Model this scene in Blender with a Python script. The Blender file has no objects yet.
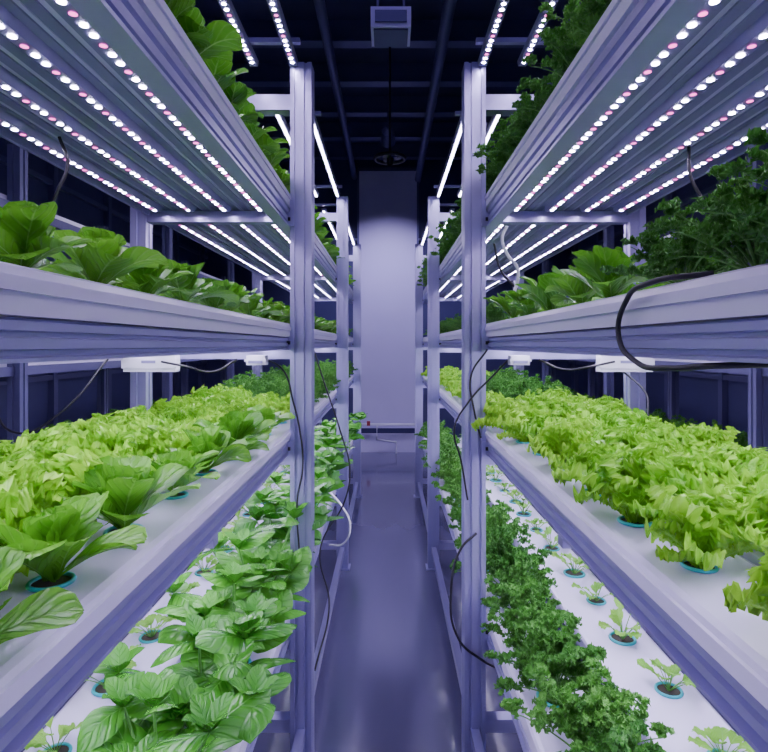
import bpy, math, random
from mathutils import Vector, Matrix
random.seed(7)
E = 1.95
S = bpy.context.scene
COL = S.collection

# ------------------------------------------------------------------ materials
def new_mat(name):
    m = bpy.data.materials.new(name); m.use_nodes = True
    return m, m.node_tree, m.node_tree.nodes['Principled BSDF']

def mat_basic(name, col, rough=.5, metal=0.0, noise=0.0, scale=8.0, stretch=(1,1,1), spec=.5, bump=0.0, rv=.1):
    m, nt, b = new_mat(name)
    b.inputs['Roughness'].default_value = rough
    b.inputs['Metallic'].default_value = metal
    b.inputs['Specular IOR Level'].default_value = spec
    b.inputs['Base Color'].default_value = (*col, 1)
    if noise > 0 or bump > 0:
        tc = nt.nodes.new('ShaderNodeTexCoord'); mp = nt.nodes.new('ShaderNodeMapping')
        mp.inputs['Scale'].default_value = stretch
        nz = nt.nodes.new('ShaderNodeTexNoise'); nz.inputs['Scale'].default_value = scale
        nz.inputs['Detail'].default_value = 5
        nt.links.new(tc.outputs['Object'], mp.inputs[0]); nt.links.new(mp.outputs[0], nz.inputs['Vector'])
        if noise > 0:
            cr = nt.nodes.new('ShaderNodeMix'); cr.data_type = 'RGBA'
            cr.inputs[6].default_value = (*[c*(1-noise) for c in col], 1)
            cr.inputs[7].default_value = (*[min(1, c*(1+noise)) for c in col], 1)
            nt.links.new(nz.outputs['Fac'], cr.inputs[0]); nt.links.new(cr.outputs[2], b.inputs['Base Color'])
            mr = nt.nodes.new('ShaderNodeMapRange')
            mr.inputs['To Min'].default_value = max(.03, rough-rv); mr.inputs['To Max'].default_value = rough+rv
            nt.links.new(nz.outputs['Fac'], mr.inputs['Value']); nt.links.new(mr.outputs[0], b.inputs['Roughness'])
        if bump > 0:
            bp = nt.nodes.new('ShaderNodeBump'); bp.inputs['Strength'].default_value = bump
            bp.inputs['Distance'].default_value = .01
            nt.links.new(nz.outputs['Fac'], bp.inputs['Height']); nt.links.new(bp.outputs[0], b.inputs['Normal'])
    return m

def mat_emit(name, col, s):
    m = bpy.data.materials.new(name); m.use_nodes = True
    nt = m.node_tree; nt.nodes.clear()
    e = nt.nodes.new('ShaderNodeEmission'); o = nt.nodes.new('ShaderNodeOutputMaterial')
    e.inputs[0].default_value = (*col, 1); e.inputs[1].default_value = s
    nt.links.new(e.outputs[0], o.inputs[0])
    return m

def mat_leaf(name, c_dark, c_light, c_rib, rough=.4, trans=.25, veinfreq=9.0, bump=.5, ribw=.035, vs=.18):
    m, nt, b = new_mat(name); N = nt.nodes; Lk = nt.links
    def math_(op, a, c=None, clamp=False):
        n = N.new('ShaderNodeMath'); n.operation = op; n.use_clamp = clamp
        for i, x in enumerate((a, c)):
            if x is None: continue
            if isinstance(x, (int, float)): n.inputs[i].default_value = x
            else: Lk.new(x, n.inputs[i])
        return n.outputs[0]
    uv = N.new('ShaderNodeUVMap'); uv.uv_map = 'UVMap'
    sp = N.new('ShaderNodeSeparateXYZ'); Lk.new(uv.outputs[0], sp.inputs[0])
    U, V = sp.outputs[0], sp.outputs[1]
    av = math_('ABSOLUTE', math_('SUBTRACT', V, .5))
    rib = math_('SUBTRACT', 1.0, math_('DIVIDE', av, ribw), True)
    rib = math_('MULTIPLY', rib, math_('SUBTRACT', 1.15, U), True)
    ph = math_('SUBTRACT', U, math_('MULTIPLY', av, .7))
    w = math_('SINE', math_('MULTIPLY', ph, veinfreq*6.283))
    w = math_('POWER', math_('ADD', math_('MULTIPLY', w, .5), .5), 6.0)
    oi = N.new('ShaderNodeObjectInfo')
    tc = N.new('ShaderNodeTexCoord'); nz = N.new('ShaderNodeTexNoise'); nz.inputs['Scale'].default_value = 18
    Lk.new(tc.outputs['Object'], nz.inputs['Vector'])
    f = math_('ADD', math_('MULTIPLY', nz.outputs['Fac'], .8), math_('MULTIPLY', oi.outputs['Random'], .6))
    f = math_('SUBTRACT', f, .28, True)
    f = math_('ADD', f, math_('MULTIPLY', av, .35), True)
    mx = N.new('ShaderNodeMix'); mx.data_type = 'RGBA'
    mx.inputs[6].default_value = (*c_dark, 1); mx.inputs[7].default_value = (*c_light, 1)
    Lk.new(f, mx.inputs[0])
    mx2 = N.new('ShaderNodeMix'); mx2.data_type = 'RGBA'
    Lk.new(math_('MAXIMUM', math_('MULTIPLY', rib, .9), math_('MULTIPLY', w, vs)), mx2.inputs[0])
    Lk.new(mx.outputs[2], mx2.inputs[6]); mx2.inputs[7].default_value = (*c_rib, 1)
    Lk.new(mx2.outputs[2], b.inputs['Base Color'])
    b.inputs['Roughness'].default_value = rough
    b.inputs['Specular IOR Level'].default_value = .4
    bp = N.new('ShaderNodeBump'); bp.inputs['Strength'].default_value = bump; bp.inputs['Distance'].default_value = .004
    h = math_('SUBTRACT', math_('MULTIPLY', nz.outputs['Fac'], .6), math_('ADD', w, rib))
    Lk.new(h, bp.inputs['Height']); Lk.new(bp.outputs[0], b.inputs['Normal'])
    tr = N.new('ShaderNodeBsdfTranslucent'); Lk.new(mx2.outputs[2], tr.inputs[0])
    ms = N.new('ShaderNodeMixShader'); ms.inputs[0].default_value = trans
    out = [n for n in N if n.type == 'OUTPUT_MATERIAL'][0]
    Lk.new(b.outputs[0], ms.inputs[1]); Lk.new(tr.outputs[0], ms.inputs[2]); Lk.new(ms.outputs[0], out.inputs[0])
    return m

M_alu   = mat_basic('brushed_aluminium', (.41,.39,.66), .30, .6, .02, 2, (1,1,1), rv=.02)
M_post  = mat_basic('anodised_post', (.41,.39,.67), .32, .5, .02, 2, (1,1,1), rv=.02)
M_white = mat_basic('white_pvc_channel', (.74,.70,.94), .20, 0, .02, 3, rv=.04)
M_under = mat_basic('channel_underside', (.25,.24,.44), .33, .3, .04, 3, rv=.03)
M_dark  = mat_basic('dark_rubber', (.012,.012,.02), .45)
M_box   = mat_basic('white_plastic_box', (.75,.75,.86), .4)
M_cyan  = mat_basic('teal_net_cup', (.04,.48,.52), .35)
M_plug  = mat_basic('grow_plug', (.05,.04,.03), .9, 0, .3, 80)
M_wall  = mat_basic('dark_blue_wall_paint', (.055,.055,.16), .5, 0, .2, 1.5)
M_ceil  = mat_basic('dark_ceiling_paint', (.045,.045,.12), .6, 0, .2, 1.5)
M_steel = mat_basic('ceiling_steel', (.115,.11,.25), .5, .2)
M_panel = mat_basic('insulated_white_panel', (.64,.60,.88), .45, 0, .04, 2)
M_red   = mat_basic('red_plastic', (.35,.03,.04), .4)
M_ledw  = mat_emit('led_white', (.82,.71,1.0), 150)
M_ledp  = mat_emit('led_pink', (1.0,.10,.55), 5.0)
M_strip = mat_emit('led_diffuser', (.78,.70,1.0), 38)
M_strip2= mat_emit('led_diffuser_top', (.82,.73,1.0), 44)
M_strip3= mat_emit('led_diffuser_low', (.78,.70,1.0), 52)
M_fill_lamp  = mat_emit('added_fill_diffuser', (.44,.35,1.0), 4.2)  # violet glow of the added fill lamps

M_butter = mat_leaf('butterhead_leaf', (.05,.28,.010), (.20,.57,.035), (.40,.74,.18), .25, .30, 6, .7, .04, .12)
M_frill  = mat_leaf('green_frill_leaf', (.14,.50,.008), (.44,.86,.05), (.60,.92,.20), .34, .36, 8)
M_parsley= mat_leaf('parsley_leaf', (.022,.17,.014), (.13,.41,.05), (.18,.46,.12), .42, .24, 3)
M_basil  = mat_leaf('basil_leaf', (.024,.20,.010), (.095,.39,.030), (.15,.47,.07), .24, .18, 5, .6, .02, .06)
M_stem   = mat_basic('green_stem', (.12,.36,.06), .5)
M_seed   = mat_leaf('seedling_leaf', (.12,.42,.03), (.28,.64,.07), (.36,.66,.2), .4, .35, 5)

def mat_floor():
    m, nt, b = new_mat('epoxy_floor'); N = nt.nodes; L = nt.links
    tc = N.new('ShaderNodeTexCoord'); mp = N.new('ShaderNodeMapping'); mp.inputs['Scale'].default_value = (4,.5,1)
    nz = N.new('ShaderNodeTexNoise'); nz.inputs['Scale'].default_value = .9; nz.inputs['Detail'].default_value = 4
    nz2 = N.new('ShaderNodeTexNoise'); nz2.inputs['Scale'].default_value = 6; nz2.inputs['Detail'].default_value = 6
    L.new(tc.outputs['Object'], mp.inputs[0]); L.new(mp.outputs[0], nz.inputs['Vector']); L.new(tc.outputs['Object'], nz2.inputs['Vector'])
    mx = N.new('ShaderNodeMix'); mx.data_type = 'RGBA'
    mx.inputs[6].default_value = (.08,.075,.16,1); mx.inputs[7].default_value = (.12,.11,.22,1)
    L.new(nz.outputs['Fac'], mx.inputs[0]); L.new(mx.outputs[2], b.inputs['Base Color'])
    mr = N.new('ShaderNodeMapRange'); mr.inputs['To Min'].default_value = .10; mr.inputs['To Max'].default_value = .24
    L.new(nz2.outputs['Fac'], mr.inputs['Value']); L.new(mr.outputs[0], b.inputs['Roughness'])
    b.inputs['Coat Weight'].default_value = .5; b.inputs['Coat Roughness'].default_value = .08
    return m
M_floor = mat_floor()

# ------------------------------------------------------------------ mesh helpers
class MB:
    def __init__(s): s.v=[]; s.f=[]; s.uv=[]; s.m=[]; s.sm=[]
    def face(s, idx, mat=0, uv=None, smooth=False):
        s.f.append(idx); s.m.append(mat); s.uv.extend(uv if uv else [(0,0)]*len(idx)); s.sm.append(smooth)
    def box(s, x0,x1,y0,y1,z0,z1, mat=0):
        if x0>x1: x0,x1=x1,x0
        b=len(s.v)
        s.v += [(x0,y0,z0),(x1,y0,z0),(x1,y1,z0),(x0,y1,z0),(x0,y0,z1),(x1,y0,z1),(x1,y1,z1),(x0,y1,z1)]
        for q in ((0,3,2,1),(4,5,6,7),(0,1,5,4),(1,2,6,5),(2,3,7,6),(3,0,4,7)):
            s.face(tuple(b+i for i in q), mat)
    def prism_y(s, pts, y0, y1, mat=0, sx=1):
        b=len(s.v); n=len(pts)
        for y in (y0,y1):
            for (x,z) in pts: s.v.append((x*sx,y,z))
        for i in range(n):
            j=(i+1)%n
            q=(b+i,b+j,b+n+j,b+n+i)
            s.face(q if sx>0 else q[::-1], mat)
        c1=tuple(b+i for i in range(n))[::-1]; c2=tuple(b+n+i for i in range(n))
        s.face(c1 if sx>0 else c1[::-1], mat); s.face(c2 if sx>0 else c2[::-1], mat)
    def prism_z(s, pts, z0, z1, mat=0):
        b=len(s.v); n=len(pts)
        for z in (z0,z1):
            for (x,y) in pts: s.v.append((x,y,z))
        for i in range(n):
            j=(i+1)%n; s.face((b+i,b+j,b+n+j,b+n+i), mat)
        s.face(tuple(b+i for i in range(n))[::-1], mat); s.face(tuple(b+n+i for i in range(n)), mat)
    def tube(s, pts, r0, r1, mat=0, k=5):
        b=len(s.v); n=len(pts)
        for i,p in enumerate(pts):
            p=Vector(p); d=(Vector(pts[min(i+1,n-1)])-Vector(pts[max(i-1,0)])).normalized()
            a=d.orthogonal().normalized(); c=d.cross(a); r=r0+(r1-r0)*i/max(1,n-1)
            for j in range(k):
                t=2*math.pi*j/k; s.v.append(tuple(p+a*math.cos(t)*r+c*math.sin(t)*r))
        for i in range(n-1):
            for j in range(k):
                j2=(j+1)%k
                s.face((b+i*k+j,b+i*k+j2,b+(i+1)*k+j2,b+(i+1)*k+j), mat, None, True)
    def disc(s, c, r, n, mat=0, down=True):
        b=len(s.v)
        for j in range(n):
            t=2*math.pi*j/n; s.v.append((c[0]+math.cos(t)*r, c[1]+math.sin(t)*r, c[2]))
        idx=tuple(b+i for i in range(n)); s.face(idx[::-1] if down else idx, mat)
    def ring(s, c, r, rr, n, mat=0, k=6):
        b=len(s.v)
        for i in range(n):
            t=2*math.pi*i/n
            for j in range(k):
                a=2*math.pi*j/k; R=r+rr*math.cos(a)
                s.v.append((c[0]+R*math.cos(t), c[1]+R*math.sin(t), c[2]+rr*math.sin(a)))
        for i in range(n):
            for j in range(k):
                i2=(i+1)%n; j2=(j+1)%k
                s.face((b+i*k+j,b+i2*k+j,b+i2*k+j2,b+i*k+j2), mat, None, True)
    def mesh(s, name, mats):
        me=bpy.data.meshes.new(name); me.from_pydata(s.v,[],s.f)
        uvl=me.uv_layers.new(name='UVMap')
        flat=[c for uv in s.uv for c in uv]
        uvl.data.foreach_set('uv', flat)
        me.polygons.foreach_set('material_index', s.m)
        me.polygons.foreach_set('use_smooth', s.sm)
        for m in mats: me.materials.append(m)
        me.update(); return me

def obj(name, data, parent=None, loc=(0,0,0), rot=0, sc=1):
    o=bpy.data.objects.new(name,data); COL.objects.link(o)
    o.location=loc; o.rotation_euler=(0,0,rot); o.scale=(sc,)*3 if isinstance(sc,(int,float)) else sc
    if parent: o.parent=parent
    return o
def empty(name, loc=(0,0,0)):
    o=bpy.data.objects.new(name,None); COL.objects.link(o); o.location=loc; o.empty_display_size=.2; return o

def interp(tab,u):
    for (a,va),(b,vb) in zip(tab,tab[1:]):
        if u<=b:
            t=(u-a)/(b-a); t=t*t*(3-2*t)*.5+t*.5
            return va+(vb-va)*t
    return tab[-1][1]
P_SPOON=[(0,.14),(.18,.20),(.40,.66),(.62,.98),(.80,1.0),(.92,.80),(.975,.5),(1,.18)]
P_FRILL=[(0,.16),(.3,.36),(.6,.8),(.82,1.05),(.94,.9),(1,.55)]
P_BASIL=[(0,.06),(.08,.40),(.22,.82),(.42,1),(.64,.92),(.82,.62),(.94,.26),(1,.02)]
P_FAN  =[(0,.1),(.35,.7),(.7,1),(.9,.8),(1,.4)]

def leaf(M, base, az, elev, L, W, bend, prof, cup=.2, ruf=0., rf=4., nu=10, nv=6, mat=0, roll=0., ph=None, bp=2):
    if ph is None: ph=random.uniform(0,6.28)
    b=len(M.v); r=0.; z=0.; ca,sa=math.cos(az),math.sin(az); ds=L/nu
    e=elev; base=Vector(base)
    for i in range(nu+1):
        u=i/nu; e=elev-bend*u**bp
        w=W*.5*interp(prof,u)
        n=(-math.sin(e),math.cos(e))
        for j in range(nv+1):
            v=-1+2*j/nv
            edge=max(abs(v)**1.6*min(1,u*1.6), max(0,(u-.75)/.25)**1.5)
            d=cup*w*v*v + ruf*L*edge*math.sin(rf*6.283*u+ph+(1.7 if v>0 else 0)+v*rf*1.1)
            d+=ruf*L*.35*edge*math.sin(rf*13.1*u+ph*2+v*3)
            sw=v*w
            lx=r+n[0]*d + ruf*L*.35*edge*math.sin(rf*9*v+ph); ly=sw*math.cos(roll)-d*math.sin(roll)*.5; lz=z+n[1]*d+sw*math.sin(roll)
            M.v.append((base.x+lx*ca-ly*sa, base.y+lx*sa+ly*ca, base.z+lz))
        r+=math.cos(e)*ds; z+=math.sin(e)*ds
    for i in range(nu):
        for j in range(nv):
            q=(b+i*(nv+1)+j, b+(i+1)*(nv+1)+j, b+(i+1)*(nv+1)+j+1, b+i*(nv+1)+j+1)
            uv=[(i/nu,j/nv),((i+1)/nu,j/nv),((i+1)/nu,(j+1)/nv),(i/nu,(j+1)/nv)]
            M.face(q,mat,uv,True)

def cup(M, r, plug_mat, ring_mat):
    M.ring((0,0,.004), r, r*.12, 20, ring_mat)
    M.disc((0,0,.002), r, 16, plug_mat, False)

R=random.uniform
def butter(seed, n=22, L0=.140, cupr=.028):
    random.seed(seed); M=MB(); cup(M,cupr,1,2)
    for i in range(n):
        t=i/(n-1)
        leaf(M,(R(-.006,.006),R(-.006,.006),.004+t*.010), i*2.4+R(-.3,.3), math.radians(36+50*t+R(-12,12)), L0*(1.0-.36*t)*R(.78,1.16),
             L0*(.54-.12*t)*R(.85,1.12), math.radians(56-46*t+R(-20,24)), P_SPOON, cup=.18+.3*t, ruf=.018, rf=1.7, nu=15, nv=8, roll=R(-.35,.35))
    return M.mesh('butterhead_lettuce',[M_butter,M_plug,M_cyan])
def frilly(seed, n=26, L0=.124):
    random.seed(seed); M=MB(); cup(M,.028,1,2)
    for i in range(n):
        t=i/(n-1)
        leaf(M,(R(-.012,.012),R(-.012,.012),.004), i*2.4+R(-.3,.3), math.radians(34+54*t+R(-10,10)), L0*(1.05-.25*t)*R(.74,1.26),
             L0*.56*R(.8,1.15), math.radians(42-50*t+R(-30,30)), P_FRILL, cup=.3, ruf=.11, rf=R(5.2,7.4), nu=30, nv=14, roll=R(-.6,.6))
    return M.mesh('frilly_lettuce',[M_frill,M_plug,M_cyan])
def parsley(seed, n=27, L0=.185, cr=.042):
    random.seed(seed); M=MB(); cup(M,cr,1,2)
    for i in range(n):
        t=i/(n-1); az=i*2.4+R(-.4,.4); el=math.radians(26+62*t+R(-8,8)); L=L0*R(.68,1.2); bend=math.radians(R(20,60))
        pts=[]; r=z=0
        for k in range(7):
            pts.append((r*math.cos(az),r*math.sin(az),z+.004)); e=el-bend*(k/6)**2
            r+=math.cos(e)*L/6; z+=math.sin(e)*L/6
        M.tube(pts,.0024,.0012,3,4)
        for c in range(4):
            q=pts[(3,4,5,6)[c]]; cx=q[0]+R(-.024,.024); cy=q[1]+R(-.024,.024); cz=q[2]+R(-.004,.012)
            if c==3: cx,cy=q[0],q[1]
            for k in range(10):
                a=k*.628+R(-.3,.3)
                leaf(M,(cx,cy,cz),a,R(-.2,1.2),R(.015,.027),R(.014,.022),R(-.8,1.8),P_FAN,cup=R(.3,1.0),ruf=.26,rf=R(1.8,2.8),nu=6,nv=6,roll=R(-.5,.5))
    return M.mesh('curly_parsley',[M_parsley,M_plug,M_cyan,M_stem])
def basil(seed, ns=6, H=.27):
    random.seed(seed); M=MB(); cup(M,.040,1,2)
    for s in range(ns):
        az=s*2*math.pi/ns+R(-.5,.5); lean=R(.35,.85) if s else .05; h=H*R(.5,1.15)
        pts=[(math.cos(az)*lean*h*t*.9, math.sin(az)*lean*h*t*.9, h*t*(1-.1*t)) for t in [k/5 for k in range(6)]]
        M.tube(pts,.0045,.0025,3,5)
        for k in (2,3,5):
            t=k/5; p=pts[k]; a0=az+k*math.pi/2+R(-.4,.4); L=(.190-.06*t)*R(.65,1.15)
            for q in (0,1):
                leaf(M,p,a0+q*math.pi+R(-.3,.3),math.radians(R(5,48)),L,L*.62,math.radians(R(25,75)),P_BASIL,cup=R(-.45,-.10),ruf=.010,rf=1.5,nu=13,nv=8,roll=R(-.4,.4),bp=1.3)
        for q in range(4):
            leaf(M,pts[-1],q*1.57+az,math.radians(50),.065,.042,.6,P_BASIL,cup=.25,ruf=.01,nu=7,nv=4)
    return M.mesh('basil_plant',[M_basil,M_plug,M_cyan,M_stem])
def seedling(seed, cr=.040):
    random.seed(seed); M=MB(); cup(M,cr,1,2)
    for i in range(12):
        az=i*2.4+R(-.4,.4); el=math.radians(R(40,80)); L=R(.04,.11)
        pts=[(math.cos(az)*math.cos(el)*L*t,math.sin(az)*math.cos(el)*L*t,math.sin(el)*L*t*(1-.15*t)) for t in (0,.33,.66,1)]
        M.tube(pts,.0018,.0012,3,4)
        leaf(M,pts[-1],az,el*.6,R(.04,.06),R(.032,.05),R(.5,1.2),P_FAN,cup=.2,ruf=.07,rf=2.5,nu=9,nv=6,roll=R(-.3,.3))
    return M.mesh('lettuce_seedling',[M_seed,M_plug,M_cyan,M_stem])

V_but=[butter(s) for s in (1,2,3,4,5)]
V_fri=[frilly(s) for s in (11,12,13,14,15)]
V_par=[parsley(s) for s in (21,22,23)]
V_bas=[basil(s) for s in (31,32,33,34)]
V_see=[seedling(s) for s in (41,42,43)]

# ------------------------------------------------------------------ room
YB, YF, XW, ZC = -1.6, 10.4, 3.4, E+3.6
def plane_box(name, b, mat):
    M=MB(); M.box(*b); return obj(name, M.mesh(name,[mat]))
plane_box('floor', (-XW,XW,YB,YF,-.1,0), M_floor)
plane_box('ceiling', (-XW,XW,YB,YF,ZC,ZC+.1), M_ceil)
plane_box('wall_left', (-XW-.1,-XW,YB,YF,-.1,ZC+.1), M_wall)
plane_box('wall_right', (XW,XW+.1,YB,YF,-.1,ZC+.1), M_wall)
plane_box('wall_front', (-XW-.1,XW+.1,YF,YF+.1,-.1,ZC+.1), M_wall)
plane_box('wall_back', (-XW-.1,XW+.1,YB-.1,YB,-.1,ZC+.1), M_wall)
M=MB()
M.box(-.53,.53,YF-.10,YF-.002,.42,E+3.2)
for x in (-.55,.55): M.box(x-.02,x+.02,YF-.12,YF-.002,.34,E+3.26,1)
M.box(-.57,.57,YF-.12,YF-.002,E+3.2,E+3.26,1)
obj('insulated_wall_panel', M.mesh('insulated_wall_panel',[M_panel,M_steel]))
M=MB(); M.box(-.75,.75,YF-.22,YF-.002,0.0,.30); M.box(-.75,.75,YF-.24,YF-.2,.30,.34)
obj('trim_1', M.mesh('trim_1',[M_panel]))
M=MB(); yy=YF-.32
M.tube([(-.55,yy,0),(-.55,yy,.46),(-.5,yy,.52),(.5,yy,.52),(.55,yy,.46),(.55,yy,0)],.022,.022,0,8)
M.tube([(-.2,yy,.52),(-.2,yy,.25),(.15,yy,.2),(.15,yy,0)],.018,.018,0,8)
M.box(-.38,-.32,yy-.03,yy+.03,.50,.58,1)
obj('water_supply_pipe', M.mesh('water_supply_pipe',[M_box,M_red]))
for sx in (-1,1):
    M=MB()
    for k in range(11):
        y=YB+.6+k*1.1; M.box(sx*(XW-.06),sx*(XW-.002),y,y+.07,0,ZC-.01)
    for z in (.9,E-.35,E+.6,E+1.6): M.box(sx*(XW-.05),sx*(XW-.002),YB+.01,YF-.01,z,z+.05)
    obj('trim_2' if sx<0 else 'trim_3', M.mesh('wall_framing',[M_steel]))
M=MB()
for k in range(9):
    y=2.4+k*.95
    M.box(-XW+.01,XW-.01,y,y+.05,ZC-.24,ZC-.002); M.box(-XW+.01,XW-.01,y-.05,y+.10,ZC-.26,ZC-.24)
for x in (-1.1,1.1): M.box(x-.03,x+.03,YB+.01,YF-.01,ZC-.36,ZC-.26)
for x,z,r in ((-.62,ZC-.5,.05),(.55,ZC-.55,.06)):
    M.tube([(x,YB+.05,z),(x,YF-.05,z)],r,r,0,10)
    for k in range(6): M.box(x-.012,x+.012,1.5+k*1.5,1.54+k*1.5,z,ZC-.25)
obj('trim_4', M.mesh('ceiling_joists_and_pipes',[M_steel]))
def hang_unit(name,x,y,z,w,d,h,mat):
    M=MB(); M.box(x-w/2,x+w/2,y-d/2,y+d/2,z,z+h,0); M.box(x-w/2+.03,x+w/2-.03,y-d/2-.012,y+d/2+.012,z+.03,z+h-.03,1)
    M.box(x-w/2+.02,x+w/2-.02,y-d/2+.02,y+d/2-.02,z-.012,z,1)
    for dx in (-w/3,w/3): M.box(x+dx-.008,x+dx+.008,y-.008,y+.008,z+h,ZC-.03,1)
    obj(name,M.mesh(name,[mat,M_steel]))
hang_unit('air_circulation_unit',0.02,4.0,E+2.20,.28,.26,.14,M_panel)
M=MB(); M.tube([(.02,6.0,ZC-.01),(.02,6.0,E+2.0)],.012,.012,0,6); M.ring((.02,6.0,E+2.0),.16,.02,20,0)
for k in range(3):
    a=k*2.09; M.box(.02+math.cos(a)*.08-.03,.02+math.cos(a)*.08+.03,6+math.sin(a)*.08-.05,6+math.sin(a)*.08+.05,E+1.995,E+2.005,0)
M.tube([(.02,6.0,E+2.0),(.02,6.0,E+1.93)],.04,.03,0,8)
obj('ceiling_fan', M.mesh('ceiling_fan',[M_dark]))
def added_fill_lamp(x,y,L=1.2,w=.16):  # added overhead fill above the frame, brightens posts, aisle and background
    M=MB(); z=ZC-.42
    M.box(x-w/2-.02,x+w/2+.02,y-L/2-.02,y+L/2+.02,z,z+.06,0)
    M.box(x-w/2,x+w/2,y-L/2,y+L/2,z-.012,z-.001,1)
    for q in (-.4,.4): M.box(x-.006,x+.006,y+q-.006,y+q+.006,z+.06,ZC-.01,0)
    obj('added_fill_lamp',M.mesh('added_fill_lamp',[M_steel,M_fill_lamp]))
for y in (-.85,1.1,3.0): added_fill_lamp(0,y,1.3,.26)
for x in (-1.7,1.7):
    for y in (-.6,1.6): added_fill_lamp(x,y,1.3,.2)
M=MB(); M.tube([(0,8.0,ZC-.55),(0,8.22,ZC-.62)],.09,.11,0,14); M.box(-.01,.01,8.05,8.09,ZC-.5,ZC-.01,0)  # added housing that screens the fill spot from the camera
hz=obj('added_spot_housing',M.mesh('added_spot_housing',[M_steel]))
ld=bpy.data.lights.new('added_wall_fill_spot','SPOT'); ld.energy=470; ld.color=(.60,.54,1.0); ld.spot_size=math.radians(90); ld.spot_blend=.9; ld.shadow_soft_size=.06  # added spot that brightens the end wall panel
lo=bpy.data.objects.new('added_wall_fill_spot',ld); COL.objects.link(lo); lo.location=(0,8.26,ZC-.64); lo.parent=hz
d=Vector((0,10.4,E-.7))-Vector(lo.location); lo.rotation_euler=d.to_track_quat('-Z','Y').to_euler()

# ------------------------------------------------------------------ racks
YP=[.3,2.6,4.9,7.2]
XI,XO=.397,1.145
def slot_post(cx,cy,h,slots=(-.45,.45),sw=.007,sd=.010):
    pts=[]
    for (dx,dy,nx,ny) in ((1,0,0,-1),(0,1,1,0),(-1,0,0,1),(0,-1,-1,0)):
        pts.append((cx-dx*h+nx*h, cy-dy*h+ny*h))
        for s in slots:
            c=s*h
            for (a,o) in ((c-sw,h),(c-sw,h-sd),(c+sw,h-sd),(c+sw,h)):
                pts.append((cx+dx*a+nx*o, cy+dy*a+ny*o))
    return pts
def channel_pts(x0,x1,zt,h,r=.016):
    return [(x0,zt-h),(x1,zt-h),(x1,zt-r),(x1-r*.3,zt-r*.3),(x1-r,zt),(x0+r,zt),(x0+r*.3,zt-r*.3),(x0,zt-r)]
def beam_pts(x, z0, z1):
    h=z1-z0
    return [(x+.045,z0),(x+.045,z1),(x+.006,z1),(x,z1-.004),(x,z0+h*.72),(x+.010,z0+h*.68),(x+.010,z0+h*.58),(x,z0+h*.54),
            (x,z0+h*.30),(x+.012,z0+h*.26),(x+.012,z0+h*.14),(x-.006,z0+h*.10),(x-.006,z0)][::-1]
LX=[.57,.73,.89,1.04]
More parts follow.
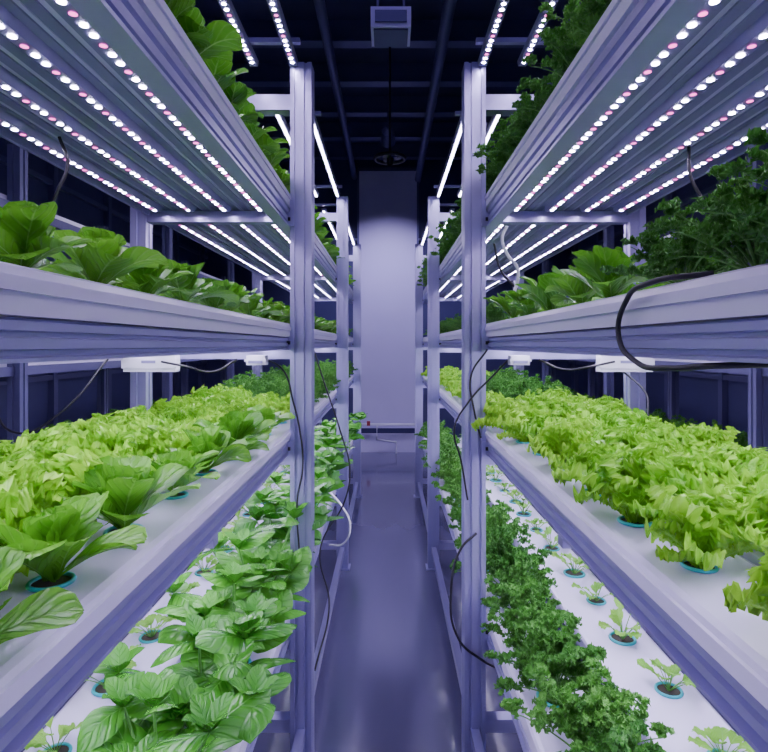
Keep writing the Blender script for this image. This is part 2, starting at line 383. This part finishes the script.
def build_rack(sx):
    root=empty('hydroponic_grow_rack', (sx*.77,0,0))
    def part(nm,M,mats):
        o=obj(nm,M.mesh(nm,mats),root); o.location=(-sx*.77,0,0); return o
    M=MB()
    for y in YP:
        M.prism_z(slot_post(sx*XI,y,.049),0.012,E+1.29,0)
        M.prism_z(slot_post(sx*XO,y,.036,(0,)),0.012,E+1.29,0)
        for x,h in ((XI,.065),(XO,.05)):
            M.box(sx*x-h,sx*x+h,y-h,y+h,0,.012,0)
        for z in (E-1.30,E-.47,E+.01,E+.57):
            M.box(sx*(XI+.03),sx*(XI+.075),y-.062,y-.0495,z-.03,z+.03,0)
            M.box(sx*(XI+.045),sx*(XI+.06),y-.068,y-.062,z-.008,z+.008,1)
    part('upright_posts',M,[M_post,M_dark])
    M=MB()
    for y in YP:
        for z0,z1 in ((-1.40,-1.34),(-.55,-.50),(-.065,-.025),(.565,.615),(1.08,1.15),(-1.78,-1.72)):
            M.box(sx*(XI+.049),sx*(XO-.036),y-.03,y+.03,E+z0,E+z1,0)
    for y in (1.45,3.75,6.05):
        for z0,z1 in ((-1.36,-1.335),(-.52,-.495),):
            M.box(sx*(XI+.049),sx*(XO-.036),y-.02,y+.02,E+z0,E+z1,0)
    for y in (.5,1.45,2.4,3.15,4.6,5.2,6.9):
        M.box(sx*(XI-.02),sx*(XO-.036),y-.012,y+.012,E+1.292,E+1.312,0)
    part('cross_members',M,[M_alu])
    M=MB(); y0,y1=YP[0]-.1,YP[-1]+.05
    for (z0,z1) in ((-1.345,-1.265),(-.495,-.432),(-.022,.034),(.535,.625)):
        pts=beam_pts(.453,E+z0,E+z1)
        M.prism_y(pts,y0,y1,0,sx)
        M.box(sx*(XO-.050),sx*(XO-.038),y0,y1,E+z1-.03,E+z1,0)
    M.box(sx*(XI-.02),sx*(XI+.02),y0,y1,E-1.80,E-1.75,0)
    part('shelf_beams',M,[M_alu])
    M=MB()
    def ch(x0,x1,zt,h): M.prism_y(channel_pts(x0,x1,E+zt,h),y0,y1,0,sx)
    ch(.447,.70,-1.20,.064); ch(.80,1.085,-1.20,.064)
    for zt,h in ((-.385,.045),(.100,.064),(.70,.072)):
        ch(.447,.655,zt,h); ch(.675,.875,zt,h); ch(.895,1.085,zt,h)
        M.prism_y([(.441,E+zt-h*.55),(.450,E+zt-h*.55),(.450,E+zt-h*.30),(.441,E+zt-h*.30)],y0,y1,0,sx)
    part('nft_channels',M,[M_white])
    M=MB()
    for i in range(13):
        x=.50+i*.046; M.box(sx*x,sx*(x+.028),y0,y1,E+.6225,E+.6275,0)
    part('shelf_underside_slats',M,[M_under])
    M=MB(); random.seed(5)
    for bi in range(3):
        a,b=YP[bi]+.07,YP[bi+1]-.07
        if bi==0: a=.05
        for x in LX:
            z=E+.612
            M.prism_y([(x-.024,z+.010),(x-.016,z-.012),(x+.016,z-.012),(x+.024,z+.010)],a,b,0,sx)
            if bi<2:
                n=int((b-a)/.036); off=R(0,.02)
                for k in range(n):
                    M.disc((sx*x,a+.015+off+k*.036,z-.0135),.0080,8 if bi==0 else 5,2 if (k+int(x*37))%3==2 else 1)
            else:
                M.box(sx*(x-.004),sx*(x+.004),a,b,z-.0145,z-.0125,3)
        aa,bb=(a,2.55) if bi==0 else (YP[bi]+.4,YP[bi+1]-.12)
        for x in (.43,.61,.80,.98):
            z=E+1.28
            M.prism_y([(x-.022,z+.012),(x-.018,z-.012),(x+.018,z-.012),(x+.022,z+.012)],aa,bb,0,sx)
            if bi==0:
                n=int((bb-aa)/.036)
                for k in range(n):
                    M.disc((sx*x,aa+.015+k*.036,z-.0135),.0085,6,2 if k%4==2 else 1)
            else:
                M.box(sx*(x-.008),sx*(x+.008),aa,bb,z-.0145,z-.0125,4)
        for x in LX:
            for zz in (-.004,-.470):
                z=E+zz
                M.box(sx*(x-.02),sx*(x+.02),a,b,z-.008,z+.006,0)
                M.box(sx*(x-.010),sx*(x+.010),a,b,z-.0105,z-.0085,3 if zz>-.1 else 5)
    part('led_grow_bars',M,[M_under,M_ledw,M_ledp,M_strip,M_strip2,M_strip3])
    M=MB()
    for y,x in ((2.42,1.02),(4.7,1.0),(2.40,.56)):
        w=.11 if x>.7 else .04
        h0=-.115 if x>.7 else -.085
        M.box(sx*(x-w),sx*(x+w),y-.03,y+.03,E+h0,E-.045,0)
        M.box(sx*(x-w-.006),sx*(x+w+.006),y-.036,y-.03,E+h0+.015,E-.06,0)
        M.box(sx*(x-.03),sx*(x+.03),y-.0375,y-.036,E-.078,E-.066,1)
    part('led_driver_boxes',M,[M_box,M_under])
    return root
for sx in (-1,1): build_rack(sx)

def outer_rack(sx):
    root=empty('hydroponic_grow_rack',(sx*2.35,0,0))
    M=MB()
    for y in (1.0,3.1,5.2,7.3,9.0):
        for x in (2.05,2.65): M.prism_z(slot_post(sx*x,y,.035,(0,)),0,E+1.1,0)
        for z in (-.9,-.15,.75): M.box(sx*2.085,sx*2.615,y-.02,y+.02,E+z-.05,E+z,0)
    for z in (-.9,-.15,.75):
        M.box(sx*2.09,sx*2.61,.8,9.1,E+z,E+z+.07,1); M.box(sx*2.05,sx*2.088,.8,9.1,E+z-.02,E+z+.03,0)
    o=obj('outer_rack_frame',M.mesh('outer_rack_frame',[M_steel,M_white]),root); o.location=(-sx*2.35,0,0)
    random.seed(77)
    for z in (-.9,-.15):
        y=1.2
        while y<8.8:
            for x in (2.2,2.48): obj('leafy_plant',random.choice(V_but if z>-.5 else V_par),root,(sx*(x-2.35),y+R(-.03,.03),E+z+.07),R(0,6.28),R(.8,1.1))
            y+=.26
for sx in (-1,1): outer_rack(sx)

# ------------------------------------------------------------------ crops
def bed(root, nm, sx, rows, y0, y1, pitch, z, variants, smin, smax, jit=.02, up=1.0):
    if isinstance(root,str): root=empty(root,(sx*.77,3.8,E+z))
    for ri,x in enumerate(rows):
        y=y0+(pitch*.5 if ri%2 else 0)
        while y<=y1:
            s=R(smin,smax)
            obj(nm, random.choice(variants), root,
                (sx*(x-.77)+R(-jit,jit)*.6, y-3.8+R(-jit,jit), 0), R(0,6.28),(s,s,s*up*R(.9,1.1)))
            y+=pitch
    return root
random.seed(101)
r=bed('lettuce_and_herb_bed','butterhead_lettuce',-1,[.535],.66,2.5,.25,-.385,V_but,1.05,1.25)
bed(r,'frilly_lettuce',-1,[.70,.86,1.01],.50,3.3,.16,-.385,V_fri,.82,1.18)
bed(r,'frilly_lettuce',-1,[.535],2.75,3.3,.2,-.385,V_fri,.8,.95)
bed(r,'curly_parsley',-1,[.54,.75,.98],3.5,7.1,.19,-.385,V_par,.65,.85)
r=bed('lettuce_and_herb_bed','frilly_lettuce',1,[.535],.70,3.0,.25,-.385,V_fri,.95,1.15)
bed(r,'frilly_lettuce',1,[.70,.86,1.01],.50,3.0,.16,-.385,V_fri,.82,1.18)
bed(r,'curly_parsley',1,[.75,.98],3.2,5.0,.19,-.385,V_par,.65,.85)
bed(r,'frilly_lettuce',1,[.54],3.2,7.1,.19,-.385,V_fri,.75,.95)
bed(r,'frilly_lettuce',1,[.75,.98],5.2,7.1,.2,-.385,V_fri,.75,.95)
r=bed('butterhead_lettuce_bed','butterhead_lettuce',-1,[.535],.80,7.1,.23,.10,V_but,.85,1.08)
bed(r,'butterhead_lettuce',-1,[.77,1.0],.60,7.1,.24,.10,V_but,.85,1.05)
r=bed('lettuce_and_herb_bed','curly_parsley',1,[.56,.80,1.02],.66,1.12,.2,.10,V_par,.72,.85)
bed(r,'butterhead_lettuce',1,[.535],1.32,2.5,.25,.10,V_but,1.0,1.2)
bed(r,'butterhead_lettuce',1,[.77,1.0],1.35,7.1,.24,.10,V_but,.8,1.0)
bed(r,'curly_parsley',1,[.535],2.8,7.1,.22,.10,V_par,.45,.6)
bed('butterhead_lettuce_bed','butterhead_lettuce',-1,[.53,.75],.5,7.1,.19,.70,V_but,.95,1.25,up=1.1)
bed('curly_parsley_bed','curly_parsley',1,[.54,.76],.5,7.1,.21,.70,V_par,.85,1.1,up=1.1)
r=bed('basil_and_seedling_bed','basil_plant',-1,[.57],1.36,7.1,.36,-1.20,V_bas,1.15,1.5)
bed(r,'lettuce_seedling',-1,[.965],1.3,7.1,.33,-1.20,V_see,.95,1.3)
r=bed('parsley_and_seedling_bed','curly_parsley',1,[.57],1.34,7.1,.28,-1.20,V_par,1.1,1.45)
bed(r,'lettuce_seedling',1,[.965],1.3,7.1,.33,-1.20,V_see,.95,1.3)

# ------------------------------------------------------------------ cables
def cable(name, pts, r=.006, mat=M_dark):
    cu=bpy.data.curves.new(name,'CURVE'); cu.dimensions='3D'; cu.bevel_depth=r; cu.bevel_resolution=3; cu.resolution_u=10
    sp=cu.splines.new('BEZIER'); sp.bezier_points.add(len(pts)-1)
    for b,p in zip(sp.bezier_points,pts):
        b.co=(p[0],p[1],E+p[2]); b.handle_left_type=b.handle_right_type='AUTO'
    cu.materials.append(mat)
    return obj(name,cu)
cable('power_cable',[(-.98,1.67,.62),(-.955,1.67,.54),(-.985,1.67,.46),(-1.03,1.69,.38),(-1.05,1.7,.2)],.005)
cable('power_cable',[(.94,1.75,.62),(.945,1.75,.53),(.99,1.75,.44),(1.02,1.75,.36),(1.04,1.75,.2)],.005)
cable('power_cable',[(.50,.86,.11),(.432,.912,.103),(.428,1.015,.0725),(.428,1.04,.0186),(.430,.967,-.03),(.436,.87,-.036),(.46,.80,-.03),(.52,.74,-.025)],.0048)
cable('power_cable',[(-.56,2.45,-.05),(-.47,2.50,-.11),(-.43,2.53,-.25),(-.40,2.53,-.38),(-.385,2.53,-.55),(-.41,2.53,-.70),(-.40,2.53,-.95)],.004)
cable('power_cable',[(-.40,3.0,-.02),(-.337,3.0,-.214),(-.257,3.0,-.455),(-.204,3.0,-.67),(-.23,3.0,-.83),(-.364,3.0,-1.10),(-.31,2.95,-1.37),(-.36,2.75,-1.6)],.0045)
cable('power_cable',[(-.345,3.4,-.9),(-.27,3.3,-.95),(-.215,3.2,-1.05),(-.25,3.2,-1.13),(-.345,3.3,-1.18)],.005,M_box)
cable('power_cable',[(.44,2.48,-.02),(.375,2.53,-.14),(.39,2.53,-.30),(.42,2.53,-.42)],.0045)
cable('power_cable',[(.54,2.45,-.05),(.47,2.50,-.136),(.37,2.53,-.25),(.30,2.53,-.38),(.33,2.53,-.52),(.36,2.53,-.7)],.0045)
cable('power_cable',[(.40,2.53,-.85),(.33,2.53,-.92),(.285,2.53,-1.10),(.32,2.53,-1.33),(.42,2.53,-1.42),(.5,2.5,-1.45)],.0055)
cable('power_cable',[(.52,2.45,.52),(.50,2.45,.47),(.52,2.45,.40),(.57,2.46,.33),(.55,2.48,.2)],.007,M_box)
cable('power_cable',[(.47,2.48,.45),(.50,2.48,.33),(.56,2.48,.26),(.62,2.48,.2)],.005)
cable('power_cable',[(.62,2.3,-.06),(.72,2.3,-.10),(.82,2.3,-.09),(.95,2.35,-.07)],.0045)
cable('power_cable',[(-.62,2.3,-.06),(-.72,2.3,-.11),(-.82,2.3,-.09),(-.95,2.35,-.07)],.0045)
cable('power_cable',[(-1.0,2.0,-.05),(-1.1,1.9,-.22),(-1.25,1.9,-.3),(-1.5,2.1,-.12)],.004)
cable('power_cable',[(1.0,2.42,-.10),(1.06,2.3,-.2),(1.03,2.2,-.3),(1.1,2.2,-.4)],.004)

# ------------------------------------------------------------------ camera & world
cam=bpy.data.cameras.new('camera'); co=bpy.data.objects.new('camera',cam); COL.objects.link(co)
co.location=(0,0,E); co.rotation_euler=(math.radians(90),0,0)
cam.sensor_width=36; cam.lens=36*560/768; cam.shift_x=-4/768; cam.shift_y=-31/768; cam.clip_start=.02
S.camera=co
w=bpy.data.worlds.new('world'); S.world=w; w.use_nodes=True
w.node_tree.nodes['Background'].inputs[0].default_value=(.05,.05,.14,1)
w.node_tree.nodes['Background'].inputs[1].default_value=.5
